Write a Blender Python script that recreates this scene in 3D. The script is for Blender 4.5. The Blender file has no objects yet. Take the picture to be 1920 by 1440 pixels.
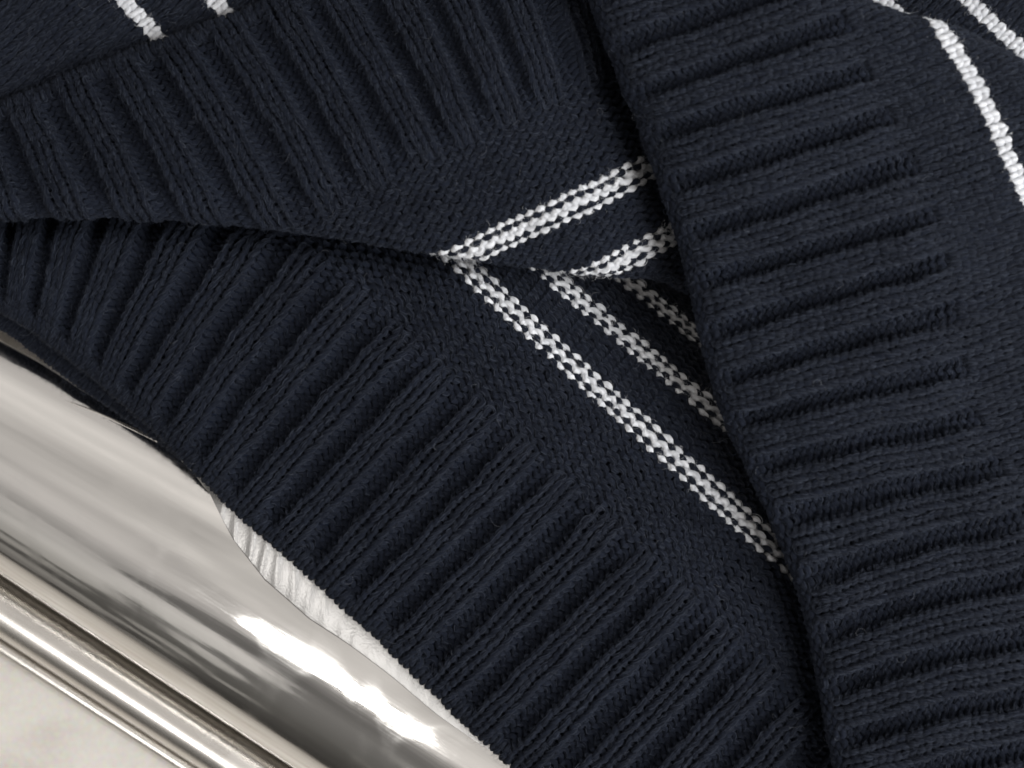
import bpy, math
import numpy as np
rng = np.random.default_rng(7)
scene = bpy.context.scene
col = scene.collection

# ------------------------------------------------------------------ camera
CAM_Z, REF_Z, MM_PX = 350.0, 50.0, 0.09375        # millimetres; 1920 px = 180 mm on the knit
cam_d = bpy.data.cameras.new('camera')
cam_d.lens, cam_d.sensor_width, cam_d.sensor_fit = 60.0, 36.0, 'HORIZONTAL'
cam_d.clip_start, cam_d.clip_end = 0.01, 50.0
cam_d.dof.use_dof = True
cam_d.dof.focus_distance = (CAM_Z - 47.0) / 1000
cam_d.dof.aperture_fstop = 14.0
cam = bpy.data.objects.new('camera', cam_d)
cam.location = (0, 0, CAM_Z / 1000)
col.objects.link(cam)
scene.camera = cam

# ------------------------------------------------------------------ room light
world = bpy.data.worlds.new('World')
scene.world = world
world.use_nodes = True
wn, wl = world.node_tree.nodes, world.node_tree.links
bg = wn['Background']
tc = wn.new('ShaderNodeTexCoord')
sep = wn.new('ShaderNodeSeparateXYZ')
ramp = wn.new('ShaderNodeValToRGB')
wl.new(tc.outputs['Generated'], sep.inputs[0])
mr = wn.new('ShaderNodeMapRange')
mr.inputs[1].default_value, mr.inputs[2].default_value = -1.0, 1.0
wl.new(sep.outputs['Z'], mr.inputs[0])
wl.new(mr.outputs[0], ramp.inputs[0])
el = ramp.color_ramp.elements
el[0].position, el[0].color = 0.45, (0.28, 0.255, 0.23, 1)
el[1].position, el[1].color = 1.0, (1.05, 1.0, 0.95, 1)
for p, c in ((0.55, (0.34, 0.32, 0.295, 1)), (0.68, (0.42, 0.40, 0.37, 1)), (0.8, (0.74, 0.71, 0.675, 1)), (0.9, (0.98, 0.93, 0.89, 1))):
    e = el.new(p); e.color = c
nz = wn.new('ShaderNodeTexNoise'); nz.inputs['Scale'].default_value = 2.6; nz.inputs['Detail'].default_value = 3
wl.new(tc.outputs['Generated'], nz.inputs['Vector'])
nr = wn.new('ShaderNodeMapRange')
nr.inputs[1].default_value, nr.inputs[2].default_value = 0.36, 0.62
nr.inputs[3].default_value, nr.inputs[4].default_value = 0.6, 1.15
wl.new(nz.outputs['Fac'], nr.inputs[0])
nz2 = wn.new('ShaderNodeTexVoronoi'); nz2.inputs['Scale'].default_value = 2.7; nz2.feature = 'F1'; nz2.distance = 'CHEBYCHEV'
wl.new(tc.outputs['Generated'], nz2.inputs['Vector'])
sepc = wn.new('ShaderNodeSeparateColor'); wl.new(nz2.outputs['Color'], sepc.inputs[0])
nr2 = wn.new('ShaderNodeMapRange')
nr2.inputs[1].default_value, nr2.inputs[2].default_value = 0.20, 0.26
nr2.inputs[3].default_value, nr2.inputs[4].default_value = 0.30, 1.0  # dark patches painted into the world for the chrome's dark reflections
wl.new(sepc.outputs[0], nr2.inputs[0])
hi = wn.new('ShaderNodeMapRange'); hi.interpolation_type = 'SMOOTHSTEP'      # the ceiling itself is plain
hi.inputs[1].default_value, hi.inputs[2].default_value = 0.72, 0.90
wl.new(sep.outputs['Z'], hi.inputs[0])
pm = wn.new('ShaderNodeMix'); pm.inputs[3].default_value = 1.0
wl.new(hi.outputs[0], pm.inputs[0]); wl.new(nr2.outputs[0], pm.inputs[2])
# upright dark patch painted into the world, seen in the chrome as a figure
dn = wn.new('ShaderNodeTexNoise'); dn.inputs['Scale'].default_value = 7.0; dn.inputs['Detail'].default_value = 3
wl.new(tc.outputs['Generated'], dn.inputs['Vector'])
az = wn.new('ShaderNodeMath'); az.operation = 'ARCTAN2'
wl.new(sep.outputs['Y'], az.inputs[0]); wl.new(sep.outputs['X'], az.inputs[1])
azo = wn.new('ShaderNodeMath'); azo.operation = 'MULTIPLY_ADD'; azo.inputs[1].default_value = 0.9
wl.new(dn.outputs['Fac'], azo.inputs[0]); wl.new(az.outputs[0], azo.inputs[2])
cmp = wn.new('ShaderNodeMath'); cmp.operation = 'COMPARE'; cmp.inputs[1].default_value = -2.13 + 0.45; cmp.inputs[2].default_value = 0.20
wl.new(azo.outputs[0], cmp.inputs[0])
low = wn.new('ShaderNodeMath'); low.operation = 'LESS_THAN'; low.inputs[1].default_value = 0.68
wl.new(sep.outputs['Z'], low.inputs[0])
fig = wn.new('ShaderNodeMath'); fig.operation = 'MULTIPLY'
wl.new(cmp.outputs[0], fig.inputs[0]); wl.new(low.outputs[0], fig.inputs[1])
fgm = wn.new('ShaderNodeMix'); fgm.inputs[3].default_value = 0.30
wl.new(fig.outputs[0], fgm.inputs[0]); wl.new(pm.outputs[0], fgm.inputs[2])
mul = wn.new('ShaderNodeMath'); mul.operation = 'MULTIPLY'
wl.new(nr.outputs[0], mul.inputs[0]); wl.new(fgm.outputs[0], mul.inputs[1])
vm = wn.new('ShaderNodeVectorMath'); vm.operation = 'SCALE'
wl.new(ramp.outputs['Color'], vm.inputs[0]); wl.new(mul.outputs[0], vm.inputs['Scale'])
wl.new(vm.outputs[0], bg.inputs['Color'])
bg.inputs['Strength'].default_value = 0.56

def area(name, loc, target, size, power, color, size_y=None):
    d = bpy.data.lights.new(name, 'AREA')
    d.shape = 'RECTANGLE'; d.size = size; d.size_y = size_y or size
    d.energy = power; d.color = color
    o = bpy.data.objects.new(name, d)
    o.location = loc
    from mathutils import Vector
    o.rotation_euler = (Vector(target) - Vector(loc)).to_track_quat('-Z', 'Y').to_euler()
    col.objects.link(o)
    return o
area('window_light', (0.43, -0.09, 0.47), (0.03, 0, 0.04), 0.36, 4.4, (0.97, 0.985, 1.0), 0.5)
area('ceiling_light', (-0.40, -0.50, 1.0), (0, 0, 0.04), 0.26, 1.6, (1.0, 0.98, 0.95), 0.12)

scene.view_settings.view_transform = 'Standard'
scene.view_settings.look = 'None'
scene.view_settings.exposure = 0.2
scene.view_settings.gamma = 1.0
scene.render.engine = 'CYCLES'

# ------------------------------------------------------------------ helpers
def px_to_m(px, py, z):
    """photo pixel (1920 wide) at height z (mm) -> metres"""
    k = MM_PX * (CAM_Z - z) / (CAM_Z - REF_Z) / 1000.0
    return np.stack([(px - 960.0) * k, (720.0 - py) * k, z / 1000.0], -1)

def empty(name, loc=(0, 0, 0)):
    o = bpy.data.objects.new(name, None); o.location = loc
    o.empty_display_size = 0.01
    col.objects.link(o); return o

def tag(o, label=None, cat=None, group=None, kind=None):
    if label: o['label'] = label
    if cat: o['category'] = cat
    if group: o['group'] = group
    if kind: o['kind'] = kind
    return o

def mesh_obj(name, verts, faces, mat, parent=None, smooth=True, attrs=None):
    me = bpy.data.meshes.new(name)
    verts = np.asarray(verts, np.float32); faces = np.asarray(faces, np.int32)
    n, m = len(verts), len(faces); kk = faces.shape[1]
    me.vertices.add(n); me.vertices.foreach_set('co', verts.ravel())
    me.loops.add(m * kk); me.loops.foreach_set('vertex_index', faces.ravel())
    me.polygons.add(m)
    me.polygons.foreach_set('loop_start', np.arange(0, m * kk, kk, dtype=np.int32))
    me.polygons.foreach_set('loop_total', np.full(m, kk, np.int32))
    if smooth: me.polygons.foreach_set('use_smooth', np.ones(m, bool))
    for an, (ty, data) in (attrs or {}).items():
        a = me.attributes.new(an, ty, 'POINT')
        a.data.foreach_set('vector' if ty == 'FLOAT_VECTOR' else 'value', np.asarray(data, np.float32).ravel())
    me.update(); me.validate()
    me.materials.append(mat)
    o = bpy.data.objects.new(name, me); col.objects.link(o)
    if parent: o.parent = parent
    return o

def cr(xk, yk, x):
    """smooth (Catmull-Rom / Hermite) interpolation; yk (n, d)"""
    xk = np.asarray(xk, float); yk = np.asarray(yk, float)
    m = np.gradient(yk, xk, axis=0)
    i = np.clip(np.searchsorted(xk, x, side='right') - 1, 0, len(xk) - 2)
    h = xk[i + 1] - xk[i]; t = (x - xk[i]) / h
    t_ = np.clip(t, 0, 1)
    over = (t - t_) * h
    h = h[:, None]; tt = t_[:, None]
    y = ((2 * tt**3 - 3 * tt**2 + 1) * yk[i] + (tt**3 - 2 * tt**2 + tt) * h * m[i]
         + (-2 * tt**3 + 3 * tt**2) * yk[i + 1] + (tt**3 - tt**2) * h * m[i + 1])
    return y + over[:, None] * np.where((t > 1)[:, None], m[i + 1], m[i])

# ------------------------------------------------------------------ materials
def base_mat(name):
    m = bpy.data.materials.new(name); m.use_nodes = True
    return m, m.node_tree.nodes, m.node_tree.links, m.node_tree.nodes['Principled BSDF']

def wool_mat(name, dark, light, bump, sheen, sheen_tint):
    m, n, l, b = base_mat(name)
    fib = n.new('ShaderNodeAttribute'); fib.attribute_name = 'fib'
    tone = n.new('ShaderNodeAttribute'); tone.attribute_name = 'tone'
    no = n.new('ShaderNodeTexNoise'); no.inputs['Scale'].default_value = 1.0
    no.inputs['Detail'].default_value = 3.0; no.inputs['Roughness'].default_value = 0.65
    l.new(fib.outputs['Vector'], no.inputs['Vector'])
    ad = n.new('ShaderNodeMath'); ad.operation = 'MULTIPLY_ADD'
    l.new(no.outputs['Fac'], ad.inputs[0]); ad.inputs[1].default_value = 1.2
    sb = n.new('ShaderNodeMath'); sb.operation = 'SUBTRACT'
    l.new(tone.outputs['Fac'], sb.inputs[0]); sb.inputs[1].default_value = 0.6
    l.new(sb.outputs[0], ad.inputs[2])
    obc = n.new('ShaderNodeTexCoord')
    pat = n.new('ShaderNodeTexNoise'); pat.inputs['Scale'].default_value = 85; pat.inputs['Detail'].default_value = 4
    l.new(obc.outputs['Object'], pat.inputs['Vector'])
    pa = n.new('ShaderNodeMath'); pa.operation = 'MULTIPLY_ADD'; pa.inputs[1].default_value = 0.9; pa.inputs[2].default_value = -0.45
    l.new(pat.outputs['Fac'], pa.inputs[0])
    ps = n.new('ShaderNodeMath'); ps.operation = 'ADD'
    l.new(ad.outputs[0], ps.inputs[0]); l.new(pa.outputs[0], ps.inputs[1])
    mx = n.new('ShaderNodeMix'); mx.data_type = 'RGBA'; mx.clamp_factor = True
    l.new(ps.outputs[0], mx.inputs['Factor'])
    mx.inputs[6].default_value = (*dark, 1); mx.inputs[7].default_value = (*light, 1)
    l.new(mx.outputs[2], b.inputs['Base Color'])
    b.inputs['Roughness'].default_value = 0.92
    b.inputs['Specular IOR Level'].default_value = 0.15
    b.inputs['Sheen Weight'].default_value = sheen
    b.inputs['Sheen Roughness'].default_value = 0.5
    b.inputs['Sheen Tint'].default_value = (*sheen_tint, 1)
    bp = n.new('ShaderNodeBump'); bp.inputs['Strength'].default_value = bump
    bp.inputs['Distance'].default_value = 0.0003
    l.new(no.outputs['Fac'], bp.inputs['Height']); l.new(bp.outputs[0], b.inputs['Normal'])
    return m
NAVY = wool_mat('navy_wool', (0.0032, 0.0044, 0.0088), (0.0100, 0.0130, 0.0225), 1.0, 0.05, (0.45, 0.55, 0.8))
WHITE = wool_mat('white_wool', (0.60, 0.605, 0.63), (0.79, 0.795, 0.81), 0.6, 0.1, (1, 1, 1))

def fuzz_mat(name, c0, c1):
    m, n, l, b = base_mat(name)
    ci = n.new('ShaderNodeHairInfo')
    mx = n.new('ShaderNodeMix'); mx.data_type = 'RGBA'
    mx.inputs[6].default_value = (*c0, 1); mx.inputs[7].default_value = (*c1, 1)
    l.new(ci.outputs['Random'], mx.inputs['Factor']); l.new(mx.outputs[2], b.inputs['Base Color'])
    b.inputs['Roughness'].default_value = 0.7
    b.inputs['Specular IOR Level'].default_value = 0.25
    return m
NAVY_FUZZ = fuzz_mat('navy_fibres', (0.0045, 0.006, 0.011), (0.037, 0.0445, 0.0645))
PALE_FUZZ = fuzz_mat('pale_stray_fibres', (0.05, 0.055, 0.07), (0.22, 0.23, 0.26))
WHITE_FUZZ = fuzz_mat('white_fibres', (0.54, 0.55, 0.575), (0.79, 0.795, 0.815))
m, n, l, b = base_mat('navy_backing'); BACK = m
b.inputs['Base Color'].default_value = (0.011, 0.014, 0.024, 1); b.inputs['Roughness'].default_value = 1
b.inputs['Specular IOR Level'].default_value = 0.0

# ------------------------------------------------------------------ floor
def floor_mat():
    m, n, l, b = base_mat('beige_stone')
    t = n.new('ShaderNodeTexCoord')
    a = n.new('ShaderNodeTexNoise'); a.inputs['Scale'].default_value = 38; a.inputs['Detail'].default_value = 7
    a.inputs['Roughness'].default_value = 0.6; a.inputs['Distortion'].default_value = 0.8
    l.new(t.outputs['Object'], a.inputs['Vector'])
    r = n.new('ShaderNodeValToRGB')
    r.color_ramp.elements[0].position, r.color_ramp.elements[0].color = 0.30, (0.46, 0.415, 0.36, 1)
    r.color_ramp.elements[1].position, r.color_ramp.elements[1].color = 0.62, (0.63, 0.595, 0.545, 1)
    l.new(a.outputs['Fac'], r.inputs[0])
    f = n.new('ShaderNodeTexNoise'); f.inputs['Scale'].default_value = 900; f.inputs['Detail'].default_value = 2
    l.new(t.outputs['Object'], f.inputs['Vector'])
    mx = n.new('ShaderNodeMix'); mx.data_type = 'RGBA'; mx.blend_type = 'OVERLAY'; mx.inputs['Factor'].default_value = 0.18
    l.new(r.outputs[0], mx.inputs[6]); l.new(f.outputs['Color'], mx.inputs[7])
    l.new(mx.outputs[2], b.inputs['Base Color'])
    b.inputs['Roughness'].default_value = 0.45
    bp = n.new('ShaderNodeBump'); bp.inputs['Strength'].default_value = 0.15; bp.inputs['Distance'].default_value = 0.0005
    l.new(a.outputs['Fac'], bp.inputs['Height']); l.new(bp.outputs[0], b.inputs['Normal'])
    return m
fl = mesh_obj('floor', [(-1.5, -1.5, 0), (1.5, -1.5, 0), (1.5, 1.5, 0), (-1.5, 1.5, 0)], [(0, 1, 2, 3)], floor_mat(), smooth=False)
tag(fl, 'pale beige stone floor with faint cloudy veining', None, None, 'structure')

# ------------------------------------------------------------------ chrome frame
def chrome_mat(name, tint, rough, dent):
    m, n, l, b = base_mat(name)
    b.inputs['Base Color'].default_value = (*tint, 1)
    b.inputs['Metallic'].default_value = 1.0
    t = n.new('ShaderNodeAttribute'); t.attribute_name = 'along'
    big = n.new('ShaderNodeTexNoise'); big.inputs['Scale'].default_value = 1.0; big.inputs['Detail'].default_value = 0
    mp = n.new('ShaderNodeMapping'); mp.inputs['Scale'].default_value = (0.018, 0.35, 0.35)
    l.new(t.outputs['Vector'], mp.inputs['Vector']); l.new(mp.outputs[0], big.inputs['Vector'])
    scr = n.new('ShaderNodeTexNoise'); scr.inputs['Scale'].default_value = 1.0; scr.inputs['Detail'].default_value = 4
    mp2 = n.new('ShaderNodeMapping'); mp2.inputs['Scale'].default_value = (0.12, 22, 22)
    l.new(t.outputs['Vector'], mp2.inputs['Vector']); l.new(mp2.outputs[0], scr.inputs['Vector'])
    rr = n.new('ShaderNodeMapRange'); rr.inputs[1].default_value, rr.inputs[2].default_value = 0.35, 0.75
    rr.inputs[3].default_value, rr.inputs[4].default_value = rough, rough + 0.05
    l.new(scr.outputs['Fac'], rr.inputs[0])
    tco = n.new('ShaderNodeTexCoord')
    smu = n.new('ShaderNodeTexNoise'); smu.inputs['Scale'].default_value = 70; smu.inputs['Detail'].default_value = 6; smu.inputs['Distortion'].default_value = 1.2
    l.new(tco.outputs['Object'], smu.inputs['Vector'])
    sr = n.new('ShaderNodeMapRange'); sr.inputs[1].default_value, sr.inputs[2].default_value = 0.50, 0.72
    sr.inputs[3].default_value, sr.inputs[4].default_value = 0.0, 0.10
    l.new(smu.outputs['Fac'], sr.inputs[0])
    s1 = n.new('ShaderNodeMath'); s1.operation = 'ADD'; l.new(rr.outputs[0], s1.inputs[0]); l.new(sr.outputs[0], s1.inputs[1])
    l.new(s1.outputs[0], b.inputs['Roughness'])
    b1 = n.new('ShaderNodeBump'); b1.inputs['Strength'].default_value = 1.0; b1.inputs['Distance'].default_value = dent
    l.new(big.outputs['Fac'], b1.inputs['Height'])
    b2 = n.new('ShaderNodeBump'); b2.inputs['Strength'].default_value = 0.015; b2.inputs['Distance'].default_value = 0.0003
    l.new(scr.outputs['Fac'], b2.inputs['Height']); l.new(b1.outputs[0], b2.inputs['Normal'])
    l.new(b2.outputs[0], b.inputs['Normal'])
    return m
CHROME = chrome_mat('polished_chrome', (0.90, 0.885, 0.86), 0.045, 0.0006)
CHROME2 = chrome_mat('polished_chrome_rail', (0.80, 0.77, 0.73), 0.24, 0.0006)

def tube(name, base_px, slope, radius_of, mat, parent, x0=-420, x1=1500, sides=96, flat=1.0):
    """a round bar lying on the floor whose outer (lower-left) outline follows base_px + slope*x in the photo"""
    xs = np.arange(x0, x1, 12.0)
    d = np.array([1.0, -slope]); d /= np.linalg.norm(d)          # world xy (y up)
    nrm = np.array([-d[1], d[0]])                                # towards the garment
    th = np.linspace(0, 2 * math.pi, sides, endpoint=False)
    V, A = [], []
    for x in xs:
        r = radius_of(x)
        e = px_to_m(np.array(x), np.array(base_px + slope * x), r * flat)
        c = np.array([e[0] + nrm[0] * r / 1000, e[1] + nrm[1] * r / 1000, r * flat / 1000])
        for t in th:
            V.append((c[0] + nrm[0] * math.cos(t) * r / 1000, c[1] + nrm[1] * math.cos(t) * r / 1000, c[2] + math.sin(t) * r * flat / 1000))
            A.append((x * 0.09, math.cos(t) * r * .1, math.sin(t) * r * .1))
    F = []
    N = len(xs)
    for i in range(N - 1):
        for j in range(sides):
            k = (j + 1) % sides
            F.append((i * sides + j, i * sides + k, (i + 1) * sides + k, (i + 1) * sides + j))
    return mesh_obj(name, V, F, mat, parent, True, {'along': ('FLOAT_VECTOR', A)})

def smooth_interp(x, xs, ys):
    return np.mean([np.interp(x + d, xs, ys) for d in np.linspace(-160, 160, 33)])

def main_r(x):
    return float(smooth_interp(x, [-420, -150, 0, 150, 300, 600, 1500], [23.0, 25.0, 26.0, 27.5, 29.0, 30.5, 31.0]))
TUBE_FLAT = 0.635
frame = tag(empty('chrome_frame'), 'polished chrome tubular frame on the beige floor under the ribbed hem', 'metal frame')
tube('main_tube', 1073, 0.660, main_r, CHROME, frame, flat=TUBE_FLAT)

def tube_top(x, y):
    """height (mm) of the broad tube's upper surface at a photo pixel"""
    t = x * .8346 + (y - 1073) * .5509
    fx = t * .8346; fy = 1073 + t * .5509
    a = main_r(fx); z = 38.0
    for _ in range(4):
        p = px_to_m(np.array(x), np.array(y), z); e = px_to_m(np.array(fx), np.array(fy), a * TUBE_FLAT)
        lat = np.hypot(*(p - e)[:2]) * 1000
        z = a * TUBE_FLAT * (1 + math.sqrt(max(0.0, 1 - ((lat - a) / a) ** 2)))
    return z
sx = np.arange(-90, 420, 8.0)
sy = cr([-90, 0, 80, 150, 220, 280, 340, 430], np.array([[706.], [724], [742], [765], [795], [823], [852], [900]]), sx)[:, 0]
cs = np.array([px_to_m(np.array(a), np.array(b), tube_top(a, b)) for a, b in zip(sx, sy)])
tg = np.gradient(cs, axis=0); tg /= np.linalg.norm(tg, axis=1, keepdims=True)
sd = np.cross(tg, [0, 0, 1.0]); sd /= np.linalg.norm(sd, axis=1, keepdims=True); up = np.cross(sd, tg)
an = np.linspace(0, 2 * math.pi, 16, endpoint=False)
V = (cs[:, None] + sd[:, None] * np.cos(an)[None, :, None] * .0007 + up[:, None] * np.sin(an)[None, :, None] * .0003).reshape(-1, 3)
F = [(i * 16 + j, i * 16 + (j + 1) % 16, (i + 1) * 16 + (j + 1) % 16, (i + 1) * 16 + j) for i in range(len(cs) - 1) for j in range(16)]
mesh_obj('weld_seam', V, F, CHROME2, frame, True, {'along': ('FLOAT_VECTOR', V * 1000)})

tube('lower_rail', 1193, 0.655, lambda x: 5.6, CHROME2, frame)
tube('thin_rim', 1226, 0.648, lambda x: 1.45, CHROME2, frame, sides=32)

# ------------------------------------------------------------------ knit engine
class Sheet:
    """a cloth surface: v = wale number (4 per rib), u = row number -> photo px, px, z mm -> metres"""
    def __init__(s, ks, us, grid, hem_roll=None, roll=None, ripple=0.0, seed=0, dip=None):
        s.dip = dip
        s.ks, s.us = np.asarray(ks, float) * 4, np.asarray(us, float)
        grid = np.asarray(grid, float)                         # (nk, nu, 3)
        s.kd = np.arange(s.ks[0], s.ks[-1] + .01, 0.5)
        s.ud = np.arange(s.us[0], s.us[-1] + .01, 0.5)
        g = np.stack([cr(s.ks, grid[:, j], s.kd) for j in range(len(s.us))], 1)
        s.g = np.stack([cr(s.us, g[i], s.ud) for i in range(len(s.kd))], 0)
        s.hem_roll, s.roll, s.ripple = hem_roll, roll, ripple
        s.ph = np.random.default_rng(seed).uniform(0, 6.28, 8)
    def flat(s, u, v):
        a = np.clip((v - s.kd[0]) / 0.5, 0, len(s.kd) - 1.001); b = np.clip((u - s.ud[0]) / 0.5, 0, len(s.ud) - 1.001)
        i, j = a.astype(int), b.astype(int); a = (a - i)[..., None]; b = (b - j)[..., None]
        g = s.g
        return (g[i, j] * (1 - a) * (1 - b) + g[i + 1, j] * a * (1 - b) + g[i, j + 1] * (1 - a) * b + g[i + 1, j + 1] * a * b)
    def px(s, u, v):
        if s.hem_roll:
            R, row = s.hem_roll                                 # both in px
            u0 = R / row
            uc = np.maximum(u, u0)
            p = s.flat(uc, v)
            q = s.flat(np.full_like(u, u0 + 1.0), v) - s.flat(np.full_like(u, u0), v)
            d = -q[..., :2] / np.linalg.norm(q[..., :2], axis=-1, keepdims=True)
            arc = np.maximum(u0 - u, 0) * row / R
            p = p.copy()
            p[..., :2] += d * (R * np.sin(arc))[..., None]
            p[..., 2] -= R * (1 - np.cos(arc)) * MM_PX
        else:
            p = s.flat(u, v).copy()
        if s.ripple:
            x, y = p[..., 0], p[..., 1]; f = s.ph
            p[..., 2] += s.ripple * (np.sin(x * .013 + y * .007 + f[0]) + .7 * np.sin(-x * .008 + y * .017 + f[1])
                                     + .5 * np.sin(x * .029 - y * .021 + f[2]))
            p[..., 0] += .8 * np.sin(y * .05 + f[3]) + .9 * np.sin(x * .09 + y * .03 + f[4])
            p[..., 1] += .8 * np.sin(x * .047 + f[5]) + .9 * np.sin(y * .085 - x * .02 + f[6])
        if s.dip: p[..., 2] -= s.dip(p[..., 0], p[..., 1])
        if s.roll:
            fx, fy, R, sgn = s.roll                             # sgn +1: cloth rolls away at larger y
            f = np.interp(p[..., 0], fx, fy)
            if not np.isscalar(R): R = np.interp(p[..., 0], *R)
            d = (p[..., 1] - (f - sgn * R)) * sgn
            arc = np.maximum(d, 0) / R
            arc = np.minimum(arc, 3.0)
            p[..., 1] = np.where(d > 0, (f - sgn * R) + sgn * R * np.sin(arc), p[..., 1])
            p[..., 2] -= np.where(d > 0, R * (1 - np.cos(arc)), 0) * MM_PX
        return p
    def relief(s, u, v):
        if not s.roll: return 1.0
        fx, fy, R, sgn = s.roll
        p = s.flat(u, v)
        return 1 - .75 * sm((p[..., 1] - np.interp(p[..., 0], fx, fy)) * sgn, -45, 10)
    def world(s, u, v):
        p = s.px(u, v)
        return px_to_m(p[..., 0], p[..., 1], p[..., 2])
    def frame(s, u, v):
        e = 0.4
        c = s.world(u, v)
        du = s.world(u + e, v) - s.world(u - e, v); dv = s.world(u, v + e) - s.world(u, v - e)
        n = np.cross(dv, du); n /= np.linalg.norm(n, axis=-1, keepdims=True) + 1e-12
        n *= np.where(n[..., 2:3].mean() < 0, -1, 1)
        return c, n

def hash01(*a):
    h = np.zeros_like(np.asarray(a[0], float))
    for i, x in enumerate(a): h = h + np.asarray(x, float) * (12.9898, 78.233, 37.719)[i]
    h = np.sin(h) * 43758.5453
    return h - np.floor(h)

def warp(v, base):
    # ribs spread, grooves draw in (only where the cloth is ribbed)
    return v + 0.13 * np.sin((v - 3.0) * math.pi / 2) * np.where(np.abs(base) > 1e-6, 1.0, 0.0)

A_LOOP, H_LOOP, LEAN = 0.165, 0.80, 0.04
def yarn_points(sheet, W, Rw, t, face_of, rib_h, depth):
    """centre line of the loops of stitches (W, Rw) at phases t -> world points and sheet normals"""
    Wc, Rc = W[:, None] + 0 * t[None], Rw[:, None] + 0 * t[None]
    tt = np.broadcast_to(t[None], Wc.shape)
    win = np.cos(np.clip(tt, -math.pi, math.pi) / 2) ** 2
    j1 = hash01(W, Rw)[:, None] - .5; j2 = hash01(Rw, W)[:, None] - .5; j3 = hash01(W * 3.1, Rw * 1.7)[:, None] - .5
    v = Wc + 0.5 + tt / (2 * math.pi) + A_LOOP * np.sin(2 * tt) * (1 + .25 * j2 * win) + .20 * j1 * win + 0.035 * np.sin(tt)
    u = Rc + H_LOOP * np.cos(tt) + LEAN * np.sin(tt) + .34 * j2 * win
    fs, base = face_of(v, Rc)
    c, n = sheet.frame(u, warp(v, base))
    z = -fs * depth * np.cos(2 * tt) + rib_h * base * sheet.relief(u, v) + .30 * j3 * win
    return c + n * (z / 1000)[..., None], n

def knit(name, sheet, W, Rw, face_of, mat, parent, radius=0.56, rib_h=0.8, depth=0.42, npt=11, sides=6, ply=0.0):
    if len(W) == 0: return None, None
    W = np.asarray(W, float); Rw = np.asarray(Rw, float)
    dt = 2 * math.pi / npt
    t = -math.pi + dt * np.arange(-1, npt + 2)
    P, Nn = yarn_points(sheet, W, Rw, t, face_of, rib_h, depth)
    T = P[:, 2:] - P[:, :-2]; seg = np.linalg.norm(P[:, 1:] - P[:, :-1], axis=-1)
    C = P[:, 1:-1]; Nn = Nn[:, 1:-1]
    T /= np.linalg.norm(T, axis=-1, keepdims=True) + 1e-12
    B = np.cross(T, Nn); B /= np.linalg.norm(B, axis=-1, keepdims=True) + 1e-12
    U = np.cross(B, T)
    S, K = C.shape[:2]
    s = np.concatenate([np.zeros((S, 1)), np.cumsum(seg[:, 1:-1], 1)], 1) * 1000 + (W * 5.37 + Rw * 3.11)[:, None]
    th = np.linspace(0, 2 * math.pi, sides, endpoint=False)
    tw = s[..., None] * 1.5
    win = np.cos(np.linspace(-1, 1, K) * math.pi / 2) ** 2
    rad = radius * (1 + .16 * (hash01(W * 1.3, Rw * 2.9) - .5)[:, None] * win[None])
    rr = rad[..., None] * (1 + ply * np.cos(2 * (th[None, None] - tw)))
    V = C[:, :, None] + (U[:, :, None] * np.cos(th)[None, None, :, None] + B[:, :, None] * np.sin(th)[None, None, :, None]) * (rr / 1000)[..., None]
    fib = np.stack([np.broadcast_to(s[..., None] * 0.7, tw.shape[:2] + (sides,)), 3.2 * np.cos(th - tw), 3.2 * np.sin(th - tw)], -1)
    tone = np.broadcast_to((0.25 + .5 * hash01(W * .7, Rw * 1.9))[:, None, None], (S, K, sides))
    i = np.arange(K - 1)[:, None]; j = np.arange(sides)[None]; k = (j + 1) % sides
    q = np.stack([i * sides + j, i * sides + k, (i + 1) * sides + k, (i + 1) * sides + j], -1).reshape(-1, 4)
    F = (q[None] + (np.arange(S) * K * sides)[:, None, None]).reshape(-1, 4)
    o = mesh_obj(name, V.reshape(-1, 3), F, mat, parent, True,
                 {'fib': ('FLOAT_VECTOR', fib.reshape(-1, 3)), 'tone': ('FLOAT', tone.reshape(-1))})
    return o, (C, U, B, T)

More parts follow.
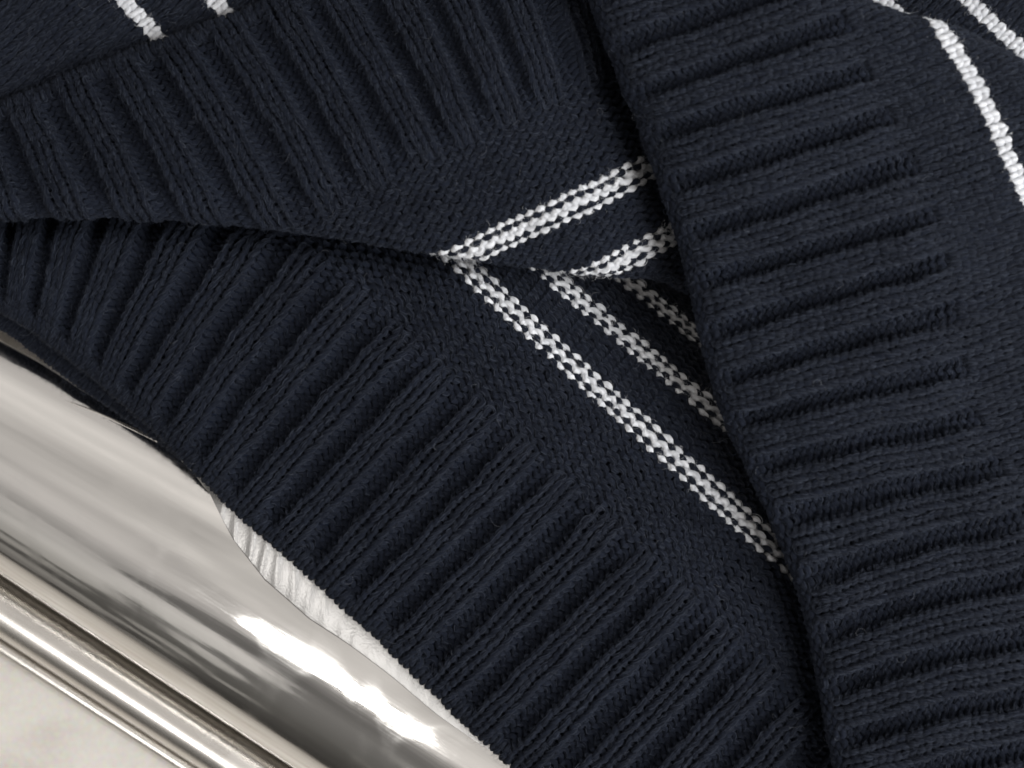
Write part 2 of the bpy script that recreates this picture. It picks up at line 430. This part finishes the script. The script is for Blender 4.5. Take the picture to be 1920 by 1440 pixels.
def fuzz(name, frames, per, lmin, lmax, mat, parent, rad=0.013, lift=0.75, curl=1.0, n=6, start=0.42):
    """loose wool fibres standing off the yarn"""
    Cs = np.concatenate([f[0].reshape(-1, 3) for f in frames]); Us = np.concatenate([f[1].reshape(-1, 3) for f in frames])
    Bs = np.concatenate([f[2].reshape(-1, 3) for f in frames]); Ts = np.concatenate([f[3].reshape(-1, 3) for f in frames])
    M = int(sum(f[0].shape[0] for f in frames) * per)
    if M == 0: return
    i = rng.integers(0, len(Cs), M)
    a = rng.normal(0, 1.0, M)
    out = Us[i] * np.cos(a)[:, None] + Bs[i] * np.sin(a)[:, None]
    p0 = Cs[i] + out * (start / 1000)
    rnd = rng.normal(0, 1, (M, 3)); rnd /= np.linalg.norm(rnd, axis=1, keepdims=True)
    sg = rng.choice([-1, 1], M)[:, None]
    d = out * lift * rng.uniform(.1, 1.1, M)[:, None] + Ts[i] * sg * 0.9 + rnd * 0.55
    d /= np.linalg.norm(d, axis=1, keepdims=True)
    L = (lmin + (lmax - lmin) * rng.random(M) ** 2.2) / 1000
    c1 = np.cross(d, rng.normal(0, 1, (M, 3))); c1 /= np.linalg.norm(c1, axis=1, keepdims=True) + 1e-9
    c2 = np.cross(d, c1)
    s = np.linspace(0, 1, n)
    k = rng.uniform(-2.2, 2.2, M) * curl; ph = rng.uniform(0, 6.28, M)
    ang = k[:, None] * s[None] * 1.6
    pts = (p0[:, None] + d[:, None] * (L[:, None] * np.where(np.abs(k)[:, None] > .05, np.sin(ang) / (k[:, None] * 1.6 + 1e-9), s[None]))[..., None]
           + c1[:, None] * (L[:, None] * (1 - np.cos(ang)) / (k[:, None] * 1.6 + 1e-9))[..., None]
           + c2[:, None] * (L[:, None] * .12 * np.sin(s[None] * 7 + ph[:, None]) * s[None])[..., None])
    r = (rad / 1000) * np.linspace(1.1, .5, n)[None] * rng.uniform(.7, 1.3, M)[:, None]
    return curves(name, pts, r, mat, parent)

def strands(name, frames, per, mat, parent, radius, rad=0.030, n=7, spread=1.1, span=(0.22, 0.5)):
    """the fibres that make up the yarn's surface, winding round it with the twist"""
    K = frames[0][0].shape[1]
    C, U, B = (np.concatenate([f[q] for f in frames]) for q in range(3))
    M = int(len(C) * per)
    i = rng.integers(0, len(C), M)
    mid = rng.random(M); half = rng.uniform(span[0], span[1], M) / 2
    s = np.linspace(-1, 1, n)
    x = np.clip(mid[:, None] + half[:, None] * s[None], 0, 1) * (K - 1.001)
    a = x.astype(int); w = (x - a)[..., None]; ii = i[:, None]
    c = C[ii, a] * (1 - w) + C[ii, a + 1] * w
    uu = U[ii, a] * (1 - w) + U[ii, a + 1] * w; bb = B[ii, a] * (1 - w) + B[ii, a + 1] * w
    ph = rng.normal(0, spread, M)[:, None] + s[None] * half[:, None] * 4.2 * rng.uniform(.3, 1.4, M)[:, None]
    lift = rng.exponential(.10, M)[:, None] + 0.16 * rng.random(M)[:, None] * (s[None] * rng.choice([-1, 1], M)[:, None] > .2) * np.abs(s[None]) ** 2
    rho = radius * (0.93 + lift) + rng.normal(0, .018, (M, n))
    P = c + (np.cos(ph)[..., None] * uu + np.sin(ph)[..., None] * bb) * (rho / 1000)[..., None]
    curves(name, P, (rad / 1000) * (1.08 - .6 * np.abs(s))[None] * rng.uniform(.6, 1.4, M)[:, None], mat, parent)

def curves(name, pts, r, mat, parent):
    M, n = pts.shape[:2]
    hc = bpy.data.hair_curves.new(name)
    hc.add_curves([n] * M)
    hc.points.foreach_set('position', pts.astype(np.float32).ravel())
    ra = hc.attributes.get('radius') or hc.attributes.new('radius', 'FLOAT', 'POINT')
    ra.data.foreach_set('value', r.astype(np.float32).ravel())
    hc.materials.append(mat)
    o = bpy.data.objects.new(name, hc); col.objects.link(o); o.parent = parent
    o['kind'] = 'stuff'
    return o

def sm(x, a, b):
    t = np.clip((x - a) / (b - a), 0, 1); return t * t * (3 - 2 * t)

# rib pattern: wales 4k, 4k+1 are the groove (purl), 4k+2, 4k+3 the rib (knit)
def rib_wave(v):
    f = np.mod(v - 3.0, 4.0)            # centre of the rib at f = 0 / 4, groove centre f = 2
    a = np.abs(np.where(f > 2, 4 - f, f))
    return 1 - 2 * sm(a, 0.70, 1.30)
def rib_round(v):
    f = np.mod(v - 3.0, 4.0); a = np.abs(np.where(f > 2, 4 - f, f))
    return 1 - 2 * sm(a, 0.86, 1.40)

RIB_ROWS = 31
def make_face(body_face):
    def f(v, r):
        inrib = (r < RIB_ROWS) & (r >= 2)
        fs = np.where(inrib, rib_wave(v), np.where(r < 2, 1.0, body_face))
        fade = sm(r, 0.5, 4.0) * (1 - sm(r, RIB_ROWS - 6.0, RIB_ROWS + 1.0))
        return fs, rib_round(v) * fade
    return f
def plain_face(face):
    return lambda v, r: (np.full_like(v, face), np.zeros_like(v))

sweater = tag(empty('sweater', (0, 0, 0)), 'navy wool knit sweater with ribbed hems and thin white stripes, folded over chrome tubing', 'sweater')

def stitches(w0, w1, r0, r1):
    w, r = np.meshgrid(np.arange(w0, w1), np.arange(r0, r1), indexing='ij')
    return w.ravel().astype(float), r.ravel().astype(float)

EDGE_C = (np.array([-200, 0, 40, 120, 210, 310, 400, 500, 600, 700, 790, 880, 980, 1080, 1170, 1280, 1370, 1440, 1600]),
          np.array([1060, 1118, 1135, 1165, 1200, 1235, 1272, 1300, 1322, 1350, 1380, 1420, 1468, 1497, 1520, 1540, 1556, 1568, 1590]))
def right_of_c(p, m): return p[:, 0] > np.interp(p[:, 1], *EDGE_C) + m

def in_frame(p, m=120):
    return (p[:, 0] > -m) & (p[:, 0] < 1920 + m) & (p[:, 1] > -m) & (p[:, 1] < 1440 + m)

all_frames_navy, stray = [], []
def build_panel(sheet, w0, w1, r0, r1, keep, face_of, body_face, stripes, hem_label, body_label, stripe_labels, has_rib=True, fz=1.0, rib_h=1.2):
    W, R = stitches(w0, w1, r0, r1)
    p = sheet.px(R, W + .5)
    back = in_frame(p, 420) & keep(p, W, R, 300); bW, bR = W[back], R[back]     # the cloth itself goes on past the stitches in view
    ok = in_frame(p) & keep(p, W, R, 0)
    W, R = W[ok], R[ok]
    frames, gframes, wframes = [], [], []
    white = np.zeros(len(W), bool)
    for (a, b) in stripes: white |= (R >= a) & (R < b)
    body = R >= RIB_ROWS if has_rib else np.ones(len(W), bool)
    if has_rib:
        edge = R < 2
        hem, fr = knit('ribbed_hem', sheet, W[edge], R[edge], face_of, NAVY, sweater, rib_h=rib_h)
        if fr: frames.append(fr)
        if hem is None: hem = empty('ribbed_hem'); hem.parent = sweater
        tag(hem, hem_label)
        if fr: fuzz('hem_fuzz', [fr], 26, 0.6, 3.2, NAVY_FUZZ, hem, rad=0.012, lift=1.3, curl=1.6, n=8)
        mid = (~body) & (~edge)
        pair = np.floor(W / 2)
        for q in np.unique(pair[mid]):
            sel = mid & (pair == q)
            o, fr = knit('rib' if q % 2 else 'rib_groove', sheet, W[sel], R[sel], face_of, NAVY, hem, rib_h=rib_h)
            (frames if q % 2 else gframes).append(fr)
    else: hem = None
    bo = body & ~white
    bp, fr = knit('body_panel', sheet, W[bo], R[bo], face_of, NAVY, sweater, rib_h=rib_h)
    tag(bp, body_label); frames.append(fr)
    for (a, b), lab in zip(stripes, stripe_labels):
        sel = (R >= a) & (R < b)
        o, fr = knit('white_stripe', sheet, W[sel], R[sel], face_of, WHITE, bp, radius=0.53, depth=0.42 if body_face > 0 else 0.29, npt=16, sides=10, ply=0.07, rib_h=rib_h)
        if o: tag(o, lab); wframes.append(fr)
    strands('yarn_fibres', frames, 26 * fz, NAVY_FUZZ, bp, 0.57)
    if gframes:
        strands('groove_fibres', gframes, 8 * fz, NAVY_FUZZ, bp, 0.57)
        fuzz('groove_fuzz', gframes, 3.0 * fz, 0.5, 1.6, NAVY_FUZZ, bp, rad=0.013)
    fuzz('wool_fuzz', frames, 24.0 * fz, 0.4, 1.8, NAVY_FUZZ, bp, rad=0.012)
    fuzz('stray_fibres', frames, 0.26, 0.9, 4.2, PALE_FUZZ, bp, rad=0.012, lift=1.2, curl=1.7, n=10)
    if wframes: strands('white_yarn_fibres', wframes, 46, WHITE_FUZZ, bp, 0.555, rad=0.024)
    if wframes: fuzz('white_fuzz', wframes, 70, 0.4, 2.2, WHITE_FUZZ, bp, rad=0.011, curl=1.9)
    # the inner face of the cloth, just below the loops
    wa, wb, ra, rb = bW.min(), bW.max() + 1, bR.min(), bR.max() + 1
    gw, gr = np.arange(wa, wb + .1, 1.0), np.arange(ra, rb + .1, 1.0)
    vv, uu = np.meshgrid(gw, gr, indexing='ij')
    c, nn = sheet.frame(uu, warp(vv, face_of(vv, uu)[1]))
    c = c - nn * 0.00068
    if has_rib:
        c = c + nn * (rib_h * face_of(vv, uu)[1] * sheet.relief(uu, vv) / 1000)[..., None]
    nw, nr_ = vv.shape
    have = np.zeros((nw, nr_), bool)
    have[(bW - wa).astype(int), (bR - ra).astype(int)] = True
    ii, jj = np.nonzero(have[:-1, :-1])
    F = np.stack([ii * nr_ + jj, (ii + 1) * nr_ + jj, (ii + 1) * nr_ + jj + 1, ii * nr_ + jj + 1], -1)
    mesh_obj('inner_face', c.reshape(-1, 3), F, BACK, bp)
    return bp

uneven = np.random.default_rng(5)
# ---- panel A : lower-left hem, wrong side showing -------------------------------------------
ks = list(range(-3, 21))
HA = {-3: (-175, 500), -2: (-122, 522), -1: (-70, 545), 0: (-18, 570), 1: (37, 598), 2: (97, 640), 3: (158, 690), 4: (217, 738), 5: (278, 788), 6: (339, 843),
      7: (409, 908), 8: (481, 970), 9: (554, 1031), 10: (627, 1096), 11: (700, 1160), 12: (777, 1232), 13: (852, 1304), 14: (928, 1372), 15: (1008, 1442),
      16: (1092, 1512), 17: (1180, 1580), 18: (1268, 1648), 19: (1356, 1716), 20: (1444, 1784)}
RA = {-3: (-60, 60), -2: (-20, 90), -1: (30, 130), 0: (85, 175), 1: (150, 225), 2: (232, 280), 3: (325, 335), 4: (425, 385), 5: (527, 430), 6: (620, 490),
      7: (705, 562), 8: (784, 635), 9: (862, 706), 10: (940, 776), 11: (1015, 845), 12: (1090, 912), 13: (1165, 980), 14: (1240, 1050), 15: (1315, 1120),
      16: (1392, 1190), 17: (1468, 1258), 18: (1545, 1328), 19: (1622, 1398), 20: (1700, 1468)}
HA = {k: tuple(np.array(p, float) + np.array([-.67, .74]) * np.interp(k, [4, 8, 12, 15], [0, 16, 20, 27])) for k, p in HA.items()}
HA = {k: tuple(np.array(p) + np.array((.75, .66)) * uneven.normal(0, 4.5)) for k, p in HA.items()}
RA = {k: tuple(np.array(p) + np.array((.75, .66)) * uneven.normal(0, 4.5)) for k, p in RA.items()}
gridA = []
for k in ks:
    h, r = np.array(HA[k], float), np.array(RA[k], float)
    d = np.array([.66, -.75])
    bow = np.interp(k, [-3, 4, 8], [16, 10, 0])
    mid = (h + r) / 2 + np.array([-.8, -.6]) * bow
    zl = np.interp(k, [-3, 3, 6, 8], [-5, -4.5, -2, 0])
    d2 = 164 + np.interp(k, [7, 14], [82, 116]); d3 = d2 + np.interp(k, [7, 12], [76, 88])
    gridA.append([(*h, 41.5 + 2.0 * sm(k, 2, 7)), (*mid, 46.5 + zl), (*r, 49.0 + 1.4 * zl), (*(r + d * 164), 48.5 + 1.6 * zl),
                  (*(r + d * d2), 44 + 1.6 * zl), (*(r + d * d3), 35 + zl), (*(r + d * (d3 + 62)), 27 + zl), (*(r + d * (d3 + 330)), 20 + zl)])
FOLD = (np.array([-200, -50, 150, 300, 450, 550, 640, 750, 860, 930, 1000, 1080, 1150, 1210, 1250, 1300, 1340, 1500]),
        np.array([408, 406, 400, 405, 416, 427, 439, 460, 476, 486, 492, 507, 511, 513, 522, 550, 580, 680]))
def dipA(x, y):
    a = np.maximum(y - np.interp(x, *FOLD), -60); e = np.maximum(np.interp(y, *EDGE_C) - x, -60)
    return 8.0 * np.exp(-(a / 40) ** 2) * (a > -61) * sm(-x, -1100, -700) + 7.5 * np.exp(-(e / 38) ** 2)
def dipB(x, y):
    e = np.maximum(np.interp(y, *EDGE_C) - x, -80)
    return 10.0 * np.exp(-(e / 50) ** 2)
SA = Sheet(ks, [0, 15.5, 31, 42, 51, 60, 68, 88], gridA, hem_roll=(17, 13.5), ripple=0.35, seed=1, dip=dipA)
def keepA(p, W, R, m):
    return (p[:, 1] > np.interp(p[:, 0], *FOLD) - 120 - m) & ~right_of_c(p, 130 + m)
build_panel(SA, -12, 80, -2, 87, keepA, make_face(-1.0), -1.0, [(41, 43), (50, 52), (59, 61)],
            'navy ribbed hem draped over the chrome tube', 'plain purl side of the navy knit above the draped hem',
            ['long white double stripe on the purl side', 'second white double stripe sinking into the fold', 'shaded white stripe deep in the fold'])

# ---- panel B : upper-left hem, folded over A -----------------------------------------------
ks = list(range(-3, 14))
HB = {-3: (-225, 290), -2: (-128, 252), -1: (-32, 214), 0: (62, 172), 1: (154, 134), 2: (248, 98), 3: (344, 64), 4: (440, 28), 5: (535, -8), 6: (630, -42), 7: (725, -76),
      8: (820, -110), 9: (912, -144), 10: (1004, -178), 11: (1096, -212), 12: (1188, -246), 13: (1280, -280)}
RB = {-3: (-160, 640), -2: (-35, 600), -1: (90, 567), 0: (215, 535), 1: (335, 505), 2: (447, 470), 3: (556, 430), 4: (652, 386), 5: (740, 340), 6: (823, 299), 7: (905, 261),
      8: (985, 225), 9: (1062, 188), 10: (1138, 148), 11: (1212, 106), 12: (1286, 64), 13: (1360, 22)}
HB = {k: tuple(np.array(p) + np.array((.93, -.36)) * uneven.normal(0, 4.5)) for k, p in HB.items()}
RB = {k: tuple(np.array(p) + np.array((.9, -.44)) * uneven.normal(0, 4.5)) for k, p in RB.items()}
gridB = []
for k in ks:
    h, r = np.array(HB[k], float), np.array(RB[k], float)
    d = np.array([.45, .89])
    mid = (h + r) / 2 + np.array([6, -3])
    sink = 9.0 * sm(k, 7.5, 12)
    gridB.append([(*h, 54 - sink), (*mid, 58.5 - sink), (*r, 60 - sink), (*(r + d * 192), 60 - .8 * sink), (*(r + d * 322), 57 - .7 * sink), (*(r + d * 440), 54 - .7 * sink)])
SB = Sheet(ks, [0, 15.5, 31, 42, 51, 60], gridB, hem_roll=(12, 13.5), roll=(FOLD[0], FOLD[1], (np.array([0, 450, 800, 1000, 1300]), np.array([46, 42, 20, 24, 34])), 1), ripple=0.35, seed=2, dip=dipB)
def keepB(p, W, R, m):
    flat = SB.flat(R, W + .5)
    return (flat[:, 1] < np.interp(flat[:, 0], *FOLD) + 75) & ~right_of_c(p, 130 + m)
build_panel(SB, -12, 52, -2, 60, keepB, make_face(-1.0), -1.0, [(41, 43), (50, 52)],
            'navy ribbed hem turned back over the first', 'purl side of the turned-back navy knit',
            ['white double stripe meeting the first stripe at the crease', 'short white stripe beside the ribbed flap'])

# ---- panel C : right-hand hem, right side showing ------------------------------------------
ks = list(range(-2, 17))
HC = {-2: (1072, -118), -1: (1103, -22), 0: (1136, 74), 1: (1172, 162), 2: (1204, 243), 3: (1233, 330), 4: (1264, 423), 5: (1290, 512), 6: (1308, 604), 7: (1330, 690), 8: (1356, 775),
      9: (1393, 858), 10: (1440, 955), 11: (1484, 1062), 12: (1515, 1168), 13: (1535, 1268), 14: (1553, 1368), 15: (1572, 1468), 16: (1590, 1568)}
RC = {-2: (1480, -245), -1: (1520, -158), 0: (1556, -72), 1: (1590, 12), 2: (1626, 98), 3: (1672, 188), 4: (1718, 280), 5: (1757, 369), 6: (1784, 458), 7: (1802, 553), 8: (1816, 652),
      9: (1838, 752), 10: (1880, 845), 11: (1923, 942), 12: (1960, 1045), 13: (1988, 1147), 14: (2010, 1250), 15: (2030, 1352), 16: (2050, 1455)}
HC = {k: tuple(np.array(p) + np.array((.3, .95)) * uneven.normal(0, 4.5)) for k, p in HC.items()}
RC = {k: tuple(np.array(p) + np.array((.3, .95)) * uneven.normal(0, 4.5)) for k, p in RC.items()}
gridC = []
for k in ks:
    h, r = np.array(HC[k], float), np.array(RC[k], float)
    d = np.array([.93, -.35])
    bow = np.interp(k, [0, 8, 12], [-2, 2, 10])
    mid = (h + r) / 2 + np.array([-.3, -1]) * bow
    zh = np.interp(k, [-2, 3, 8, 12, 16], [63, 63, 60.5, 57, 56])
    c1 = np.interp(k, [1, 2, 3, 5, 6, 7, 8], [146, 150, 160, 161, 173, 188, 195])
    gridC.append([(*h, zh), (*mid, zh + 3.5), (*r, zh + 4.5), (*(r + d * c1), zh + 4.5), (*(r + d * (c1 + 122)), zh + 4), (*(r + d * (c1 + 255)), zh + 3)])
RIDGE = (np.array([1300, 1500, 1590, 1690, 1750, 1800, 1860, 1925, 2050]), np.array([-130, -44, -3, 33, 47, 63, 93, 126, 190]))
SC = Sheet(ks, [0, 15.5, 31, 42, 51, 61], gridC, hem_roll=(24, 13.5), roll=(RIDGE[0], RIDGE[1], 30.0, -1), ripple=0.4, seed=3)
def keepC(p, W, R, m):
    flat = SC.flat(R, W + .5)
    return flat[:, 1] > np.interp(flat[:, 0], *RIDGE) - 50
build_panel(SC, -8, 64, -3, 60, keepC, make_face(1.0), 1.0, [(41, 43), (50, 52)],
            'navy ribbed hem flap lying on top', 'smooth knit side of the navy flap beyond its ribs',
            ['white knit stripe curving along the flap', 'white stripe just beyond the ridge'], rib_h=1.4, fz=2.0)

# ---- panel D (top-left) and E (top-right): plain knit side ---------------------------------
def plain_sheet(origin, udir, vdir, z, seed, nk=12, nu=60, row=13.6, wale=23.5, zu=0.0, zv=0.0, ripple=0.5):
    ks = list(range(0, nk)); us = list(range(0, nu, 5)); g = []
    o = np.array(origin, float); ud = np.array(udir, float); vd = np.array(vdir, float)
    for k in ks:
        g.append([(*(o + ud * row * u + vd * wale * 4 * k), z + zu * u + zv * k) for u in us])
    return Sheet(ks, us, g, ripple=ripple, seed=seed)
HBX = np.array([HB[k] for k in sorted(HB)], float)
OD = (-230, -20)
SD = plain_sheet(OD, (.72, -.69), (.69, .72), 50.0, 11, nk=10, nu=50)
# rows run along (.69,.72); find the row numbers of the two stripes
def row_of(sheet_o, ud, row, pt): return np.dot(np.array(pt, float) - np.array(sheet_o, float), ud) / row
def keepD(p, W, R, m):
    return p[:, 1] < np.interp(p[:, 0], HBX[:, 0], HBX[:, 1]) + 80 + .4 * m
d1 = int(round(row_of(OD, (.72, -.69), 13.6, (272, 36)))); d2 = int(round(row_of(OD, (.72, -.69), 13.6, (424, 12))))
build_panel(SD, 0, 34, 0, 44, keepD, plain_face(1.0), 1.0, [(d1 - 1, d1 + 1), (d2 - 1, d2 + 1)], None,
            'knit side of the navy body showing past the turned-back hem',
            ['fluffy white knit stripe ending at the ribbed hem', 'short fluffy white stripe ending at the ribbed hem'], has_rib=False, fz=1.3)
OE, UE, VE = (1480, -75), (.68, -.735), (.735, .68)
SE = plain_sheet(OE, UE, VE, 57.0, 12, nk=9, nu=40, ripple=0.5)
def keepE(p, W, R, m): return p[:, 1] < np.interp(p[:, 0], *RIDGE) + 70 + .4 * m
e1 = int(round(row_of(OE, UE, 13.6, (1678, 8)))); e2 = int(round(row_of(OE, UE, 13.6, (1868, 42))))
build_panel(SE, 0, 28, -9, 30, keepE, plain_face(1.0), 1.0, [(e1 - 1, e1 + 1), (e2 - 1, e2 + 1)], None,
            'knit side of the navy body behind the ridge',
            ['white knit stripe vanishing over the ridge', 'white knit stripe behind the ridge'], has_rib=False, fz=1.5)

# ---- added silvery strip shaped as the rib reflection in the chrome below the hem ---------------------------------------------
m, n, l, b = base_mat('rib_reflection_silver'); RIB_REFLECTION = m
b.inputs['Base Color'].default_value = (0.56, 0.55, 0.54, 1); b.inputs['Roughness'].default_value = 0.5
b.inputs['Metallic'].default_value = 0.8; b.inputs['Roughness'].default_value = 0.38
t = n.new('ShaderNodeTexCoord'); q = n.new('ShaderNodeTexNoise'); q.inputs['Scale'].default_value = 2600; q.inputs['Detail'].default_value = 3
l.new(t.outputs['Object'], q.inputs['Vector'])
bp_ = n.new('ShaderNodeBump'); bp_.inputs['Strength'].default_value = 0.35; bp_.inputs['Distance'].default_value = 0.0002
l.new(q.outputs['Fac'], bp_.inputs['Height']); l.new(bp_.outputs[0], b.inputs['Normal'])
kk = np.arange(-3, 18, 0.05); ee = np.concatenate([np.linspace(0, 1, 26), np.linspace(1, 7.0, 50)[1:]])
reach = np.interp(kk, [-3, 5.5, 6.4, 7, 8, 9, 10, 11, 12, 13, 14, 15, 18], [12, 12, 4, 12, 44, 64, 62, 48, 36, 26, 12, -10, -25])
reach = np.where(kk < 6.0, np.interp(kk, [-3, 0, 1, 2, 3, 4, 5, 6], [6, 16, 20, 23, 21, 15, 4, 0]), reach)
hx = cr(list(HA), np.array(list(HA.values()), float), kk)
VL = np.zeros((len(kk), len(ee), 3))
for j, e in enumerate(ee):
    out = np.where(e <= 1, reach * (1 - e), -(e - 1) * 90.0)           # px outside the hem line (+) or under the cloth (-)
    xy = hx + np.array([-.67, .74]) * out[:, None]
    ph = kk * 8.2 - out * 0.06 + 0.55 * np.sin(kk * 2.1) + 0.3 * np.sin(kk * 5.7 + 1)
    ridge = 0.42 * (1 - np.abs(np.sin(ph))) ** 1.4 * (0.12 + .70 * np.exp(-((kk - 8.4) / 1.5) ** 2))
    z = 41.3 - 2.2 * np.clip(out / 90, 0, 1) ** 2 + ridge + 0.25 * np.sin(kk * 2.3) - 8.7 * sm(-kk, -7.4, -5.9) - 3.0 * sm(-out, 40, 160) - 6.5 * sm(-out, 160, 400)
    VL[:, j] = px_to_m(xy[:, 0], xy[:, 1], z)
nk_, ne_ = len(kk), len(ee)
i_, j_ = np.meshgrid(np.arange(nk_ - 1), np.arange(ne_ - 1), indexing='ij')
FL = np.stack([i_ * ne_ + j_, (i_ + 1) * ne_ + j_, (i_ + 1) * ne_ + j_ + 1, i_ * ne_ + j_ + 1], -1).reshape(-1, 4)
li = mesh_obj('rib_reflection_strip', VL.reshape(-1, 3), FL, RIB_REFLECTION, sweater)  # added; its hidden part under the hem is a pale reflector for the chrome
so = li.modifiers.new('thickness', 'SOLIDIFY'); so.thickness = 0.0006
tag(li, 'added silvery strip standing in for the white rib reflection in the chrome')

# ---- second hem layer peeking out at the left, over the tube --------------------------------
ks = list(range(-3, 9)); gG = []
offG = np.interp(ks, [-3, 0, 1, 2, 3, 4, 5, 6, 8], [14, 24, 28, 31, 29, 23, 12, 0, -30])
for k, of in zip(ks, offG):
    h = np.array(HA[k], float) + np.array([-.62, .78]) * of; d = np.array([.62, -.78])
    gG.append([(*(h + d * 13.5 * u), 36.0 + .12 * u) for u in (0, 4, 8, 12)])
SG = Sheet(ks, [0, 4, 8, 12], gG, hem_roll=(14, 13.5), seed=21)
W, R = stitches(-12, 30, -2, 11)
ok = in_frame(SG.px(R, W + .5))
under, fr = knit('under_hem', SG, W[ok], R[ok], plain_face(1.0), NAVY, sweater)
tag(under, 'inner layer of the navy hem showing below the outer one')
strands('yarn_fibres', [fr], 18, NAVY_FUZZ, under, 0.52)
fuzz('wool_fuzz', [fr], 40, 0.6, 2.6, NAVY_FUZZ, under, rad=0.014, lift=1.1)
